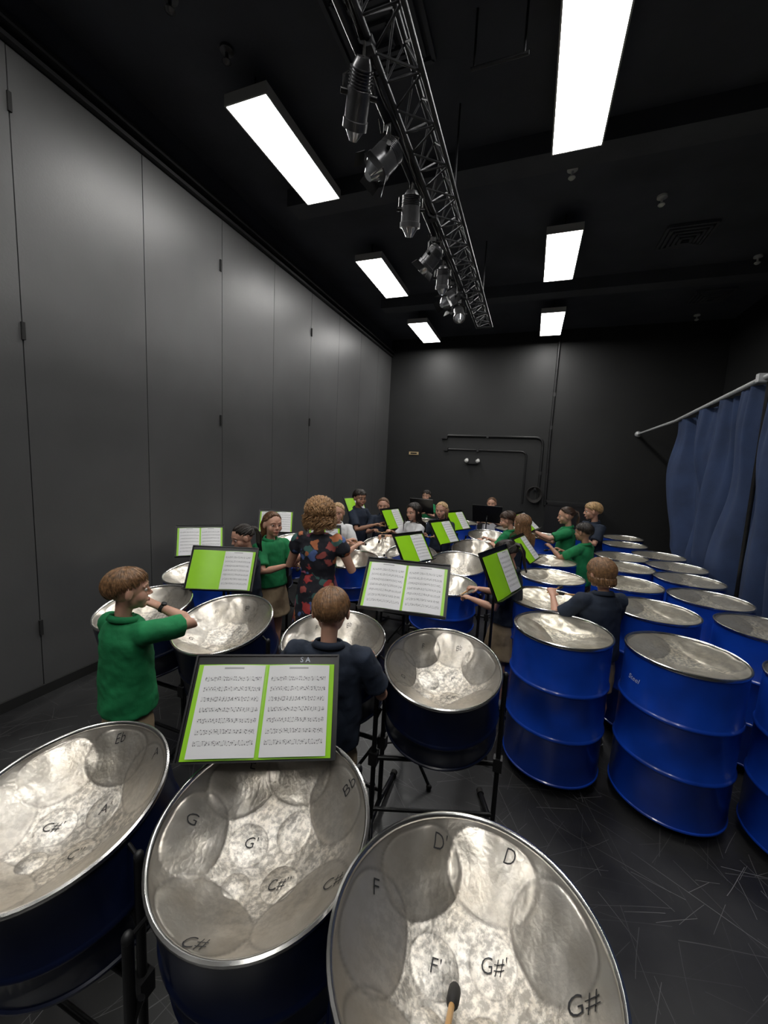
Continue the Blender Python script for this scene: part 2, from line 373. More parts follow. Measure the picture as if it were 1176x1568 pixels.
# ---------------------------------------------------------------- truss
def truss(b):
    y0,y1=-2.2,6.15;A=(-.93,4.0);B=(-.72,4.0);C=(-.825,4.17)
    for x,z in(A,B,C): b.tube([(x,y0,z),(x,y1,z)],.016,'truss',12)
    y=y0;k=0;st=.17
    while y+st<=y1+.01:
        for P,Q in((A,B),(B,C),(C,A)):
            p,q=(P,Q) if k%2 else (Q,P)
            b.tube([(p[0],y,p[1]),(q[0],y+st,q[1])],.007,'truss',7)
        if k%2==0:
            for P,Q in((A,B),(B,C),(C,A)): b.tube([(P[0],y,P[1]),(Q[0],y,Q[1])],.006,'truss',7)
        y+=st;k+=1
    for P,Q in((A,B),(B,C),(C,A)): b.tube([(P[0],y1,P[1]),(Q[0],y1,Q[1])],.016,'truss',8)
    for y in(-1.5,1.2,3.6,5.7): b.tube([(-.825,y,4.17),(-.825,y,4.95)],.008,'truss',6)
    b.tube([(-.99,-2,3.97),(-.99,5.3,3.97)],.020,'truss',12)
    for y in(-1.6,.4,2.0,3.4,5.0): b.box((-.96,y,3.985),(.10,.05,.05),'truss')
    for i in range(3): b.tube([(-.98+.015*i+.012*math.sin(t*2.3+i),-2+t*.33,4.01+.012*math.sin(t*1.7+i*2)) for t in range(22)],.007,'rubber',6)
simple('lighting_truss',truss)
def stage_light(y,aim,tilt,L=.26,r=.085,barn=False,x=-.99):
    e=empty('stage_light',(x,y,3.96),aim)
    R=Matrix.Rotation(math.radians(tilt),3,'X')
    hz=-r-.10
    c=V((0,0,hz))
    def f(b):
        b.box((0,0,-.02),(.035,.04,.06),'blackmetal');b.loft([(0,0,-.04),(0,0,-.07)],[.009,.009],'blackmetal',8,rnd=0)
        w=r+.018
        b.tube([(-w,0,hz),(-w,0,-.09),(-w+.02,0,-.07),(w-.02,0,-.07),(w,0,-.09),(w,0,hz)],.006,'blackmetal',8)
        d=R@V((0,0,-1))
        P=[c-d*L*.5,c-d*L*.38,c-d*L*.1,c-d*L*.08,c+d*L*.35,c+d*L*.36,c+d*L*.5]
        b.loft(P,[r*.55,r*.8,r*.88,r,r,r*1.1,r*1.1],'can',24,rnd=0)
        b.loft([c+d*(L*.5-.004),c+d*(L*.5+.008)],[r*.95,r*.8],'lens',24,rnd=1)
        for k in range(6):
            p=c-d*L*(.36-.045*k);b.loft([p,p+d*.004],[r*.98,r*.98],'can',24,rnd=0)
        for sx in(-1,1): b.loft([c+V((sx*(r-.01),0,0)),c+V((sx*(w+.015),0,0))],[.014,.014],'blackmetal',12,rnd=0)
        if barn:
            ref=R@V((0,1,0));xa=V((1,0,0))
            for a,bv in((xa,ref),(-xa,ref),(ref,xa),(-ref,xa)):
                q=c+d*(L*.5+.03)+a*r*1.25;b.loft([q-bv*r*.7,q+bv*r*.7],[(.032,.002)]*2,'blackmetal',8,ref=tuple(d+a*.5),rnd=0)
        b.tube([c-d*L*.5,c-d*L*.6+V((0,0,.03)),V((.03,.03,-.03)),V((0,.05,.02))],.005,'rubber',6)
    simple('lamp_body',f,e)
for y,a,t,L,r,bn in((2.02,35,50,.26,.06,0),(2.42,120,40,.19,.08,1),(2.95,20,20,.22,.068,0),(3.62,80,45,.19,.072,1),(4.05,10,15,.2,.06,0),(4.5,140,50,.19,.078,1),(1.2,0,30,.2,.07,0),(5.0,200,40,.18,.065,0)):
    stage_light(y,a,t,L,r,bn)
simple('ceiling_pipe',lambda b:(b.tube([(-.62,2.95,4.6),(-.25,2.95,4.6)],.012,'truss'),b.tube([(-.6,2.95,4.6),(-.6,2.95,4.95)],.008,'truss'),b.tube([(-.28,2.95,4.6),(-.28,2.95,4.95)],.008,'truss')))
# ---------------------------------------------------------------- curtain
RP=[V((1.97,9.4,2.76)),V((2.0,7.3,2.78)),V((2.05,5.1,2.93)),V((2.08,2.6,3.02)),V((2.08,1.0,3.02))]
def rail(y):
    for a,c in zip(RP[:-1],RP[1:]):
        if c.y<=y<=a.y: t=(a.y-y)/(a.y-c.y);return a.lerp(c,t)
    return RP[-1].copy()
ce=empty('navy_curtain',(0,0,0))
def railf(b):
    b.tube([tuple(p+V((0,0,.03))) for p in RP],.022,'alu',12)
    b.ell((1.97,9.36,2.79),(.06,.06,.06),'alu')
    for y in(1.05,5.0):
        p=rail(y);b.tube([tuple(p+V((.05,0,.25))),tuple(p+V((.05,0,0))),(2.13,y,0.0)],.02,'blackmetal',10);b.box((2.13,y,.01),(.3,.3,.02),'blackmetal');b.box((p.x,y,p.z+.03),(.1,.06,.08),'alu')
simple('curtain_rail',railf,ce)
def curt(b):
    mi=b.mi('curtain');n=460;m=50;y0,y1=7.25,1.3
    for i in range(n+1):
        t=i/n;y=y0+(y1-y0)*t;p=rail(y)
        hem=.03
        if y>5.2: hem=.03+1.15*((y-5.2)/2.05)**1.3
        for j in range(m+1):
            s=j/m;z=p.z*(1-s)+hem*s
            ph=y*10.5+2.6*noise.noise(V((y*.9,s*.8,3)))+s*2.2*math.sin(y*1.1)
            amp=.045+.055*s
            fx=amp*math.sin(ph)+.028*math.sin(ph*2.3+1)*(1-.5*s)+.012*math.sin(y*60)*(1-s)**3
            sag=.16*noise.noise(V((y*1.4+s*1.2,s*2.1,7)))*math.sin(math.pi*min(1,s))
            gather=0
            if y>5.0: gather=-(y-5.6)*.22*s*s
            b.v.append(V((p.x+fx+sag+.05,y+gather+.05*math.cos(ph)*s,z)))
    for i in range(n):
        for j in range(m):
            a=i*(m+1)+j;b.f.append((a,a+m+1,a+m+2,a+1));b.m.append(mi)
simple('curtain_cloth',curt,ce,ang=180)
# ---------------------------------------------------------------- pans
R0=.285
OUT=[(22,.72,.30,.22),(70,.72,.31,.22),(120,.72,.31,.22),(172,.72,.31,.22),(234,.70,.37,.24),(305,.70,.36,.24)]
INN=[(-.065,.035,.055),(.065,.055,.052),(.04,-.075,.05),(-.075,-.07,.035)]
OUTB=[(30,.62,.50,.30),(150,.62,.50,.30),(270,.62,.50,.30)]
def bowl(x,y,depth,out=OUT,inn=INN,bh=.007,ih=.009):
    r=math.hypot(x,y)/R0;rr=min(r,1)
    z=-depth*(1-rr**2.1);g=0;best=9;ino=0
    for a,rc,ta,ra in out:
        a=math.radians(a);cx,cy=math.cos(a)*rc*R0,math.sin(a)*rc*R0
        dx,dy=x-cx,y-cy;u=(dx*math.cos(a)+dy*math.sin(a))/(ra*R0*1.12);v=(-dx*math.sin(a)+dy*math.cos(a))/(ta*R0*1.22)
        d=(abs(u)**2.4+abs(v)**2.4)**(1/2.4)
        if d<1: z+=bh*(1-d*d)**.8
        ino=max(ino,min(1,(1.05-d)/.1))
        best=min(best,abs(d-1)*ra*R0)
    for cx,cy,rn in inn:
        d=math.hypot(x-cx,y-cy)/rn
        if d<1: z+=ih*(1-d*d)
        best=min(best,abs(d-1)*rn*1.5)
    if best<.0035: g=1-best/.0035;z-=.0010*g
    beat=max(0,min(1,(.92-r)/.25))*(1-.75*max(0,ino))
    z+=.0030*noise.noise(V((x*20,y*20,0)))
    return z,g,beat
def bowlmesh(name,depth,nr,na,mk,**kw):
    b=MB();mi=b.mi(mk);gr=[];be=[]
    z,g,t=bowl(0,0,depth,**kw);b.v.append(V((0,0,z)));gr.append(0);be.append(t)
    for i in range(1,nr+1):
        r=R0*i/nr
        for k in range(na):
            a=2*math.pi*k/na;x,y=r*math.cos(a),r*math.sin(a);z,g,t=bowl(x,y,depth,**kw);b.v.append(V((x,y,z)));gr.append(g*.55);be.append(t)
    for k in range(na): b.f.append((0,1+k,1+(k+1)%na));b.m.append(mi)
    for i in range(nr-1):
        for k in range(na):
            k2=(k+1)%na;b.f.append((1+i*na+k,1+(i+1)*na+k,1+(i+1)*na+k2,1+i*na+k2));b.m.append(mi)
    me=b.mesh(name);at=me.attributes.new('groove','FLOAT','POINT');at.data.foreach_set('value',gr)
    at=me.attributes.new('beat','FLOAT','POINT');at.data.foreach_set('value',be);return me
PD=.150
BH=bowlmesh('pan_bowl_fine',PD,110,220,'steel');BM=bowlmesh('pan_bowl',PD,48,110,'steel');BB=bowlmesh('bass_bowl',.045,48,110,'steel2',out=OUTB,inn=[],bh=.008)
def skirtmesh(name,H,mk,full):
    b=MB();R=R0+.004
    b.rev([(R0-.004,.0),(R0-.002,.008),(R0+.004,.011),(R0+.010,.008),(R0+.011,0),(R0+.008,-.008),(R,-.010)],'chrome',72)
    pr=[(R,-.010)]
    for zz in ([-.29,-.58] if full else [-H*.62]):
        for k in range(9):
            t=k/8;pr.append((R+.010*math.sin(math.pi*t),zz+.016-.032*t))
    pr+=[(R,-H+.012),(R+.006,-H+.008),(R+.006,-H),(R-.004,-H)]
    b.rev(pr,mk,72)
    if full:
        b.rev([(R-.004,-H+.01),(0,-H+.01)],mk,72)
    else:
        b.rev([(R-.004,-H),(R-.006,-.02)],'rubber',72)
    return autos(b.mesh(name),50)
SK=skirtmesh('pan_skirt',.36,'navydrum',False);SKB=skirtmesh('pan_skirt_blue',.36,'blue',False);SB=skirtmesh('drum_barrel',.87,'blue',True)
import bmesh
def txt(body,size,off=0,shear=.2,align='CENTER'):
    c=bpy.data.curves.new('lab','FONT');c.body=body;c.size=size;c.align_x=align;c.align_y='CENTER' if align=='CENTER' else 'TOP_BASELINE';c.resolution_u=3;c.shear=shear;c.offset=off
    o=bpy.data.objects.new('lab',c);COL.objects.link(o);bpy.context.view_layer.update()
    me=bpy.data.meshes.new_from_object(o.evaluated_get(bpy.context.evaluated_depsgraph_get()));bpy.data.objects.remove(o);return me
def drape_text(par,t,x,y,size,rot,depth):
    me=txt(t,size,-size*.010)
    bm=bmesh.new();bm.from_mesh(me);bmesh.ops.triangulate(bm,faces=bm.faces[:])
    for _ in range(2): bmesh.ops.subdivide_edges(bm,edges=[e for e in bm.edges if e.calc_length()>.008],cuts=1)
    R=Matrix.Rotation(math.radians(rot),3,'Z')
    for v in bm.verts:
        q=v.co+V((.0012*noise.noise(V((v.co.y*90,x*9,y*9))),.0012*noise.noise(V((v.co.x*90,y*9,x*9))),0))
        p=R@q+V((x,y,0));z=bowl(p.x,p.y,depth)[0];v.co=V((p.x,p.y,z+.0022))
    bm.to_mesh(me);bm.free();me.materials.clear();me.materials.append(M['text']);return obj('note_label',me,par)
def pan(x,y,z,nx,ny,spin,fine=False,labels=(),blue=False,standyaw=0):
    e=empty('steel_pan',(x,y,0))
    n=V((nx,ny,1)).normalized();q=V((0,0,1)).rotation_difference(n)@Quaternion((0,0,1),math.radians(spin))
    g=obj('bowl',BH if fine else BM,e,(0,0,z));g.rotation_mode='QUATERNION';g.rotation_quaternion=q
    s=obj('skirt',SKB if blue else SK,e,(0,0,z));s.rotation_mode='QUATERNION';s.rotation_quaternion=q
    for L in labels: drape_text(g,L[0],L[1],L[2],L[3] if len(L)>3 else .045,L[4] if len(L)>4 else 0,PD)
    def st(b):
        R=R0+.040;a=math.radians(standyaw);ux=V((math.cos(a),math.sin(a),0));uy=V((-math.sin(a),math.cos(a),0))
        for sg in(-1,1):
            p=ux*sg*R;zt=z-(nx*p.x+ny*p.y)/1
            b.tube([p+V((0,0,.05)),p+V((0,0,zt-.05))],.013,'blackmetal',12)
            b.tube([p+V((0,0,zt-.30)),p*.93+V((0,0,zt-.24))],.009,'blackmetal',8)
            b.ell(p+V((0,0,zt-.055)),(.014,.014,.018),'blackplastic',n=10,h=8)
            b.tube([p+V((0,0,zt-.06)),ux*sg*(R0+.0)+V((0,0,zt-.03))],.006,'blackmetal',8)
            b.loft([p-uy*.24+V((0,0,.022)),p-uy*.1+V((0,0,.04)),p+V((0,0,.06)),p+uy*.1+V((0,0,.04)),p+uy*.24+V((0,0,.022))],[.014]*5,'blackmetal',10)
            b.box(p+V((0,0,.42)),(.045,.045,.07),'blackplastic')
            for sy in(-1,1): b.loft([p+uy*sy*.24+V((0,0,.02)),p+uy*sy*.27+V((0,0,.02))],[.02,.02],'rubber',10,rnd=0)
        b.tube([-ux*R+V((0,0,.42)),ux*R+V((0,0,.42))],.013,'blackmetal',10)
        b.tube([-ux*R+V((0,0,.12)),ux*R+V((0,0,.12))],.011,'blackmetal',10)
    simple('stand_frame',st,e);return e
LB=[('E',.10,.235,.042),('E',-.085,.222,.042),('Bb',.235,.095,.042,30),('G',-.225,.06,.042),("G'",-.06,.035,.042),("C#''",.04,-.08,.038),('C#',.19,-.14,.042),('C#',-.11,-.235,.042)]
LC=[("D'",-.06,.235,.042),('D',.12,.22,.042,-20),('F',-.215,.10,.042,20),("F'",-.065,.03,.042),("G#'",.065,.05,.040),('G#',.22,-.03,.044)]
LA=[('Eb',.07,.24,.038),("A'",.07,.05,.04),('A',.22,.13,.038),("C#'",-.07,.03,.038),("C''",.04,-.08,.04)]
LD=[('F',-.1,.2,.033),('Bb',.1,.2,.033),("F'",.06,.05,.033),('C#',.04,-.08,.033),('G',-.2,-.02,.033)]
pan(-1.245,.68,.885,-.02,-.20,34,True,LA,standyaw=0)
pan(-.61,.82,.94,0,-.18,26,True,LB,standyaw=60)
pan(-.035,.742,.965,-.02,-.02,12,True,LC,standyaw=-20)
pan(-.33,1.88,.95,.03,-.23,15,True,LD,standyaw=20)
pan(-.96,1.90,.95,.02,-.18,30,False,LD,standyaw=0)
pan(-1.67,1.82,.94,0,-.27,30,False,LD,standyaw=0)
pan(-2.31,1.80,.93,-.03,-.2,60,standyaw=0)
pan(-2.68,2.62,.92,-.05,-.15,10,blue=True)
pan(-2.60,3.39,.92,-.03,-.15,80);pan(-2.68,4.06,.93,-.03,-.2,0,blue=True)
pan(-1.74,3.80,.90,0,-.1,50,blue=True);pan(-1.6,4.42,.94,0,-.27,20,blue=True)
pan(-.62,4.05,.95,.03,-.2,90,blue=True);pan(-.64,3.43,.90,.03,-.05,40,blue=True)
pan(-.55,4.86,.94,.05,-.28,10,blue=True);pan(-.52,6.02,.94,.03,-.15,70,blue=True)
pan(-1.2,4.25,.93,0,-.2,10,blue=True)
pan(-1.35,6.3,.93,0,-.15,10,blue=True)
def barrel(x,y,spin,logo=False):
    e=empty('bass_steel_drum',(x,y,0),spin)
    obj('bowl',BB,e,(0,0,.95));obj('barrel_shell',SB,e,(0,0,.95))
    def wh(b):
        for k in range(4):
            a=math.pi/4+k*math.pi/2;p=V((math.cos(a)*.2,math.sin(a)*.2,0))
            b.loft([p+V((-.014,0,.035)),p+V((.014,0,.035))],[.035,.035],'rubber',16,rnd=0)
            b.box(p+V((0,0,.07)),(.05,.05,.02),'alu');b.box(p+V((.02,0,.05)),(.004,.03,.05),'alu');b.box(p+V((-.02,0,.05)),(.004,.03,.05),'alu')
    simple('casters',wh,e)
    if logo:
        me=txt('Steel',.042,0,.3)
        for v in me.vertices:
            a=v.co.x/(R0+.006)+math.radians(logo);v.co=V(((R0+.0065)*math.cos(a),(R0+.0065)*math.sin(a),.80+v.co.y))
        me.materials.clear();me.materials.append(M['whitetext']);obj('painted_logo',me,e)
BAR=[(.28,2.67),(.92,2.62),(1.55,2.52),(.2,3.27),(.96,3.39),(1.62,3.34),(1.50,3.95),(.28,4.0),(.93,4.12),(1.56,4.6),(1.63,5.2),(.28,4.72),(1.05,4.86),(1.14,5.47),(1.62,5.82),(1.36,6.46),(1.47,7.15),(.25,6.5),(.85,6.8),(-1.75,6.9),(-1.1,7.1),(-.2,6.9)]
for i,(x,y) in enumerate(BAR): barrel(x,y,random.choice((0,20,45,70,110)) if i not in(1,19) else 0,logo={1:205,19:280}.get(i,False))
# ---------------------------------------------------------------- music stands
def stand(x,y,zc,yaw,tilt=62,mode='ww',w=.48,h=.30,text=None):
    e=empty('music_stand',(x,y,0),yaw)
    R=Matrix.Rotation(math.radians(tilt),3,'X')
    c=V((0,0,zc))
    D=lambda u,v,n:c+R@V((u,v,n))
    def desk(b):
        b.box(D(0,.015,-.012),(w+.02,h+.04,.004),'blackmetal',R)
        b.box(D(0,-h/2-.005,.01),(w+.02,.004,.05),'blackmetal',R)
        b.box(D(0,h/2+.033,-.008),(w+.02,.006,.012),'blackmetal',R)
        for sx in(-1,1): b.box(D(sx*(w/2+.01),.015,-.008),(.006,h+.04,.012),'blackmetal',R)
        top=V((0,.05,zc-.10))
        b.loft([D(0,-.02,-.020),D(0,-.02,-.04),top],[.016,.016,.013],'blackmetal',12,rnd=0)
        b.tube([top,(0,.05,.55)],.010,'blackmetal',12);b.tube([(0,.05,.62),(0,.05,.14)],.015,'blackmetal',12)
        b.loft([(0,.05,.60),(0,.05,.66)],[.02,.018],'blackplastic',12)
        for k in range(3):
            a=math.radians(90+120*k);d=V((math.cos(a),math.sin(a),0));o=V((0,.05,0))
            b.tube([o+V((0,0,.34)),o+d*.03+V((0,0,.32)),o+d*.27+V((0,0,.02))],.010,'blackmetal',8)
            b.tube([o+V((0,0,.16)),o+d*.145+V((0,0,.175))],.006,'blackmetal',6)
            b.ell(o+d*.27+V((0,0,.016)),(.018,.018,.016),'rubber',n=10,h=6)
    simple('stand_frame',desk,e)
    b=MB()
    for i,ch in enumerate(mode):
        sx=-1 if i==0 else 1
        n=8;hw=w/2-.004
        mi=b.mi('lime');base=len(b.v)
        for k in range(n+1):
            u=sx*hw*k/n;bow=.006*math.sin(math.pi*k/n)
            b.v.append(D(u,-h/2,.0+bow));b.v.append(D(u,h/2,.0+bow))
        for k in range(n):
            f=(base+2*k,base+2*k+2,base+2*k+3,base+2*k+1);b.f.append(f if sx>0 else f[::-1]);b.m.append(mi)
        if ch=='w':
            mi=b.mi('page');base=len(b.v)
            for k in range(n+1):
                q=k/n;uu=sx*(.007+(hw-.024)*q);bow=.006*math.sin(math.pi*q)+.0045+.004*math.sin(q*math.pi)
                b.v.append(D(uu,-h/2+.006,bow));b.v.append(D(uu,h/2-.004,bow))
            for k in range(n):
                f=(base+2*k,base+2*k+2,base+2*k+3,base+2*k+1);b.f.append(f if sx>0 else f[::-1]);b.m.append(mi)
    me=b.mesh('folder');uv=me.uv_layers.new(name='UVMap')
    Ri=R.inverted()
    for l in me.loops:
        p=Ri@(me.vertices[l.vertex_index].co-c);hw=w/2
        uu=(p.x/(hw-.017)) if p.x>=0 else (p.x/(hw-.017))+1
        uv.data[l.index].uv=(min(1,max(0,uu)),(p.y+h/2)/h)
    obj('music_folder',me,e)
    if text:
        me=txt(text,.026,0,0)
        for v in me.vertices: v.co=D(v.co.x+w*.27,v.co.y+h/2+.018,-.008)
        me.materials.clear();me.materials.append(M['whitetext']);obj('marking',me,e)
stand(-.78,1.03,1.10,26,50,'ww',.48,.29,text='S A')
stand(-.65,2.20,1.21,8,50,'ww',.50,.30)
stand(-2.04,2.20,1.12,22,60,'gw',.46,.29)
stand(-3.03,2.98,1.08,42,62,'ww',.42,.29)
stand(-3.08,4.30,1.11,30,60,'ww',.42,.29)
stand(-.115,2.74,1.245,72,64,'gw',.44,.29)
stand(-1.80,3.30,1.17,35,65,'ww',.30,.26)
stand(-1.02,3.72,1.12,62,55,'gw',.40,.29)
stand(-.92,4.75,1.14,66,55,'gw',.40,.29)
stand(-.95,5.9,1.14,66,55,'gw',.42,.29)
stand(-1.78,5.3,1.16,74,60,'gw',.42,.29)
stand(.02,5.6,1.26,75,40,'gw',.44,.29)
stand(-2.75,6.1,1.2,70,60,'gw',.42,.29)
stand(-.62,6.75,1.18,180,60,'ww',.46,.30)
stand(-1.9,7.3,1.16,180,60,'ww',.42,.29)
stand(.04,4.5,1.10,75,50,'gw',.40,.29)
def mal(b,p0,p1,tip='rubber'):
    p0,p1=V(p0),V(p1);d=(p1-p0).normalized()
    b.loft([p0,p1],[.0065,.006],'wood',10);b.loft([p1-d*.03,p1+d*.005],[.013,.013],tip,12)
simple('pan_mallet',lambda b:mal(b,(-.055,.47,.985),(-.052,.725,.848)))
# ---------------------------------------------------------------- people
def ik(S,T,a,b,hint):
    S,T=V(S),V(T);d=T-S;L=min(d.length,(a+b)*.995);d.normalize();T=S+d*L
    x=(a*a-b*b+L*L)/(2*L);hh=math.sqrt(max(0,a*a-x*x));h=V(hint);h=(h-d*h.dot(d)).normalized()
    return S+d*x+h*hh,T
def hair_theta(ph,style):
    f=math.degrees(abs(ph))
    pts={'short':[(0,62),(35,66),(60,76),(78,88),(92,88),(108,104),(130,122),(180,128)],
         'bob':[(0,64),(35,70),(60,98),(85,120),(110,128),(180,135)],
         'long':[(0,44),(30,54),(55,78),(80,106),(110,122),(180,128)],
         'pony':[(0,46),(25,50),(50,66),(72,84),(95,88),(115,108),(180,120)],
         'curly':[(0,50),(35,62),(60,95),(90,118),(180,130)]}[style]
    for (x0,y0),(x1,y1) in zip(pts[:-1],pts[1:]):
        if x0<=f<=x1: return y0+(y1-y0)*(f-x0)/(x1-x0)
    return pts[-1][1]
def person(name,x,y,rz,Ht,shirt='green',bottom='shorts',hair='short',hc='hbrown',hy=0,hp=8,LH=(-.12,.30,.98),RH=(.12,.30,.98),Lh=(-.6,-.3,-1),Rh=(.6,-.3,-1),mallets=True,skin='skin',lod=1,hs=1.0,adult=False,lean=0,watch=False,grip=1.0,wd_=1.0):
    s=Ht/1.4;e=empty(name,(x,y,0),rz)
    if adult: hs*=.88
    rnd=random.Random(int(abs(x*1000+y*100)))
    vox={0:.0045,1:.006,2:.0075}[lod]
    P=lambda a,b_,c:V((a*s,b_*s,c*s))
    ln=math.tan(math.radians(lean))
    def LN(p):
        return V((p.x,p.y+max(0,p.z-.75*s)*ln,p.z))
    PL=lambda a,b_,c:LN(P(a*wd_ if c<1.15 else a,b_,c))
    hr=.105*s*hs
    neck=PL(0,0,1.19)
    Rh_=Matrix.Rotation(math.radians(hy),3,'Z')@Matrix.Rotation(math.radians(-hp),3,'X')
    HC=neck+Rh_@V((0,.012*s,hr*1.0))
    k=s*hs
    HH=lambda a,b_,c:HC+Rh_@V((a*k,b_*k,c*k))
    SL,SR=PL(-.135,0,1.10),PL(.135,0,1.10)
    TL,TR=P(*LH),P(*RH)
    EL,WL=ik(SL,TL,.235*s,.205*s,Lh);ER,WR=ik(SR,TR,.235*s,.205*s,Rh)
    b=MB();K=skin
    b.loft([PL(0,0,.74),PL(0,0,.82),PL(0,0,.95),PL(0,0,1.05),PL(0,-.005,1.10),PL(0,-.005,1.13)],[(.095*s,.075*s),(.095*s,.072*s),(.105*s,.075*s),(.110*s,.074*s),(.085*s,.055*s),(.045*s,.042*s)],K,20,ref=(1,0,0))
    b.loft([PL(0,-.012,1.10),PL(0,-.01,1.17),HC+Rh_@V((0,-.012*k,-.045*k))],[.042*s,.037*s,.041*k],K,16)
    b.ell(HH(0,-.010,.020),(.075*k,.091*k,.084*k),K,Rh_,24,16)
    b.ell(HH(0,.021,-.040),(.059*k,.062*k,.060*k),K,Rh_,20,14)
    b.ell(HH(0,.060,-.082),(.026*k,.020*k,.018*k),K,Rh_,12,8)
    for sx in(-1,1):
        b.ell(HH(sx*.034,.046,-.030),(.031*k,.030*k,.034*k),K,Rh_,14,10)
        b.ell(HH(sx*.078,-.002,-.008),(.009*k,.018*k,.030*k),K,Rh_@Matrix.Rotation(sx*.35,3,'Z'),12,10)
        b.loft([HH(sx*.014,.079,.022),HH(sx*.032,.075,.026),HH(sx*.048,.063,.020)],[.006*k]*3,K,8)
        b.ell(HH(sx*.009,.090,-.026),(.008*k,.007*k,.006*k),K,Rh_,10,8)
    b.loft([HH(0,.078,.010),HH(0,.088,-.010),HH(0,.096,-.022)],[.006*k,.008*k,.0095*k],K,10)
    b.loft([HH(-.018,.079,-.055),HH(0,.084,-.053),HH(.018,.079,-.055)],[.007*k]*3,K,8)
    dirs=[]
    for S,E,W,sg in((SL,EL,WL,-1),(SR,ER,WR,1)):
        b.loft([S-V((sg*.03*s,0,.005*s)),S-V((0,0,.006*s)),S.lerp(E,.45),E,E.lerp(W,.3),E.lerp(W,.75),W],[.034*s,.038*s,.035*s,.030*s,.032*s,.024*s,.020*s],K,14)
        d=(W-E).normalized()
        down=V((0,0,-1));nrm=(down-d*down.dot(d))
        if nrm.length<.2: nrm=V((0,1,0))-d*d.y
        nrm.normalize();a=d.cross(nrm)
        side=V((-sg,0,.3));side=side-d*side.dot(d)-nrm*side.dot(nrm)
        a=side.normalized() if side.length>.05 else a
        dirs.append((W,d,nrm,a))
        fs=s*.98
        b.loft([W-d*.01*fs,W+d*.02*fs,W+d*.05*fs,W+d*.075*fs],[(.019*fs,.015*fs),(.028*fs,.015*fs),(.034*fs,.014*fs),(.033*fs,.011*fs)],K,14,ref=tuple(a))
        for off,ln_,c0 in((.027,.060,0),(.009,.068,.05),(-.009,.064,.1),(-.026,.050,.15)):
            p=W+d*.072*fs+a*off*fs;dr=d+a*off*2.2;dr.normalize();pts=[p-d*.02*fs,p];rr=[.0082*fs,.0082*fs];ang=0
            for seg,cu in((.42,.45),(.32,.95),(.26,.75)):
                ang+=(cu+c0*.5)*grip;dd=dr*math.cos(ang)+nrm*math.sin(ang);p=p+dd*ln_*seg*fs*1.05;pts.append(p);rr.append(.0078*fs-.0006*len(pts)*fs)
            b.loft(pts,rr,K,8)
        p=W+d*.018*fs+a*.022*fs;q=p+(d*.55+a*.75+nrm*.4).normalized()*.034*fs;r_=q+(d*.85+a*.0+nrm*.65).normalized()*.028*fs
        b.loft([p,q,r_],[.011*fs,.0095*fs,.0075*fs],K,8)
    for sg in(-1,1):
        b.loft([P(sg*.055,0,.76),P(sg*.066,.0,.62),P(sg*.074,.005,.48),P(sg*.076,.008,.39),P(sg*.078,-.012,.29),P(sg*.079,-.008,.17),P(sg*.08,-.005,.075),P(sg*.08,.01,.05)],[.066*s,.068*s,.055*s,.045*s,.050*s,.036*s,.028*s,.028*s],K,16)
    body=obj('body',b.mesh('body'),e)
    bake(body,[('REMESH',dict(mode='VOXEL',voxel_size=vox)),('SMOOTH',dict(factor=.5,iterations=3))])
    b=MB()
    for sx in(-1,1):
        b.ell(HH(sx*.030,.0685,.003),(.0140*k,.0095*k,.0088*k),'eyew',Rh_,12,8)
        b.ell(HH(sx*.030,.0762,.003),(.0064*k,.003*k,.0070*k),'iris',Rh_,12,8)
        b.loft([HH(sx*.016,.075,.006),HH(sx*.030,.0805,.0125),HH(sx*.044,.071,.006)],[.0018*k]*3,K,6)
        b.loft([HH(sx*.014,.083,.026),HH(sx*.030,.080,.0315),HH(sx*.047,.068,.026)],[(.0030*k,.002*k)]*3,hc if hc!='hblond' else 'hlight',6)
    b.loft([HH(-.019,.081,-.054),HH(-.008,.0885,-.052),HH(0,.0895,-.053),HH(.008,.0885,-.052),HH(.019,.081,-.054)],[.002*k,.0042*k,.0036*k,.0042*k,.002*k],'lip',8)
    b.loft([HH(-.016,.081,-.058),HH(0,.088,-.061),HH(.016,.081,-.058)],[.002*k,.0052*k,.002*k],'lip',8)
    obj('face_features',b.mesh('face_features'),e)
    sm=[('REMESH',dict(mode='VOXEL',voxel_size=.008 if lod<2 else .010)),('SMOOTH',dict(factor=.5,iterations=3))]
    tx=bpy.data.textures.get('folds') or bpy.data.textures.new('folds','CLOUDS');tx.noise_scale=.09
    fold=[('DISPLACE',dict(texture=tx,strength=.022,mid_level=.42,texture_coords='GLOBAL')),('SMOOTH',dict(factor=.5,iterations=2))]
    if shirt=='dress':
        b=MB();K2='floral'
        b.loft([PL(0,0,1.145),PL(0,0,1.11),PL(0,.0,1.03),PL(0,0,.96),PL(0,0,.86),P(0,0,.76),P(0,0,.6),P(0,0,.40)],[(.06*s,.05*s),(.125*s,.075*s),(.130*s,.102*s),(.125*s,.098*s),(.115*s,.092*s),(.142*s,.125*s),(.16*s,.145*s),(.185*s,.165*s)],K2,32,ref=(1,0,0),rnd=0)
        for S,E in((SL,EL),(SR,ER)): b.loft([S+V((0,0,.0)),S.lerp(E,.35)],[.052*s,.054*s],K2,16,rnd=1)
        d_=obj('dress',b.mesh('dress'),e);bake(d_,sm+fold)
    else:
        b=MB();K2=shirt;hem=.68 if bottom!='skirt' else .74
        W_=wd_
        b.loft([PL(0,0,1.150),PL(0,0,1.125),PL(0,.0,1.06),PL(0,0,.98),PL(0,0,.88),PL(0,0,.80),P(0,0,hem)],[(.060*s,.056*s),(.112*s*W_,.078*s),(.142*s*W_,.100*s),(.138*s*W_,.104*s),(.136*s*W_,.108*s),(.144*s*W_,.118*s),(.156*s,.130*s)],K2,32,ref=(1,0,0),rnd=0)
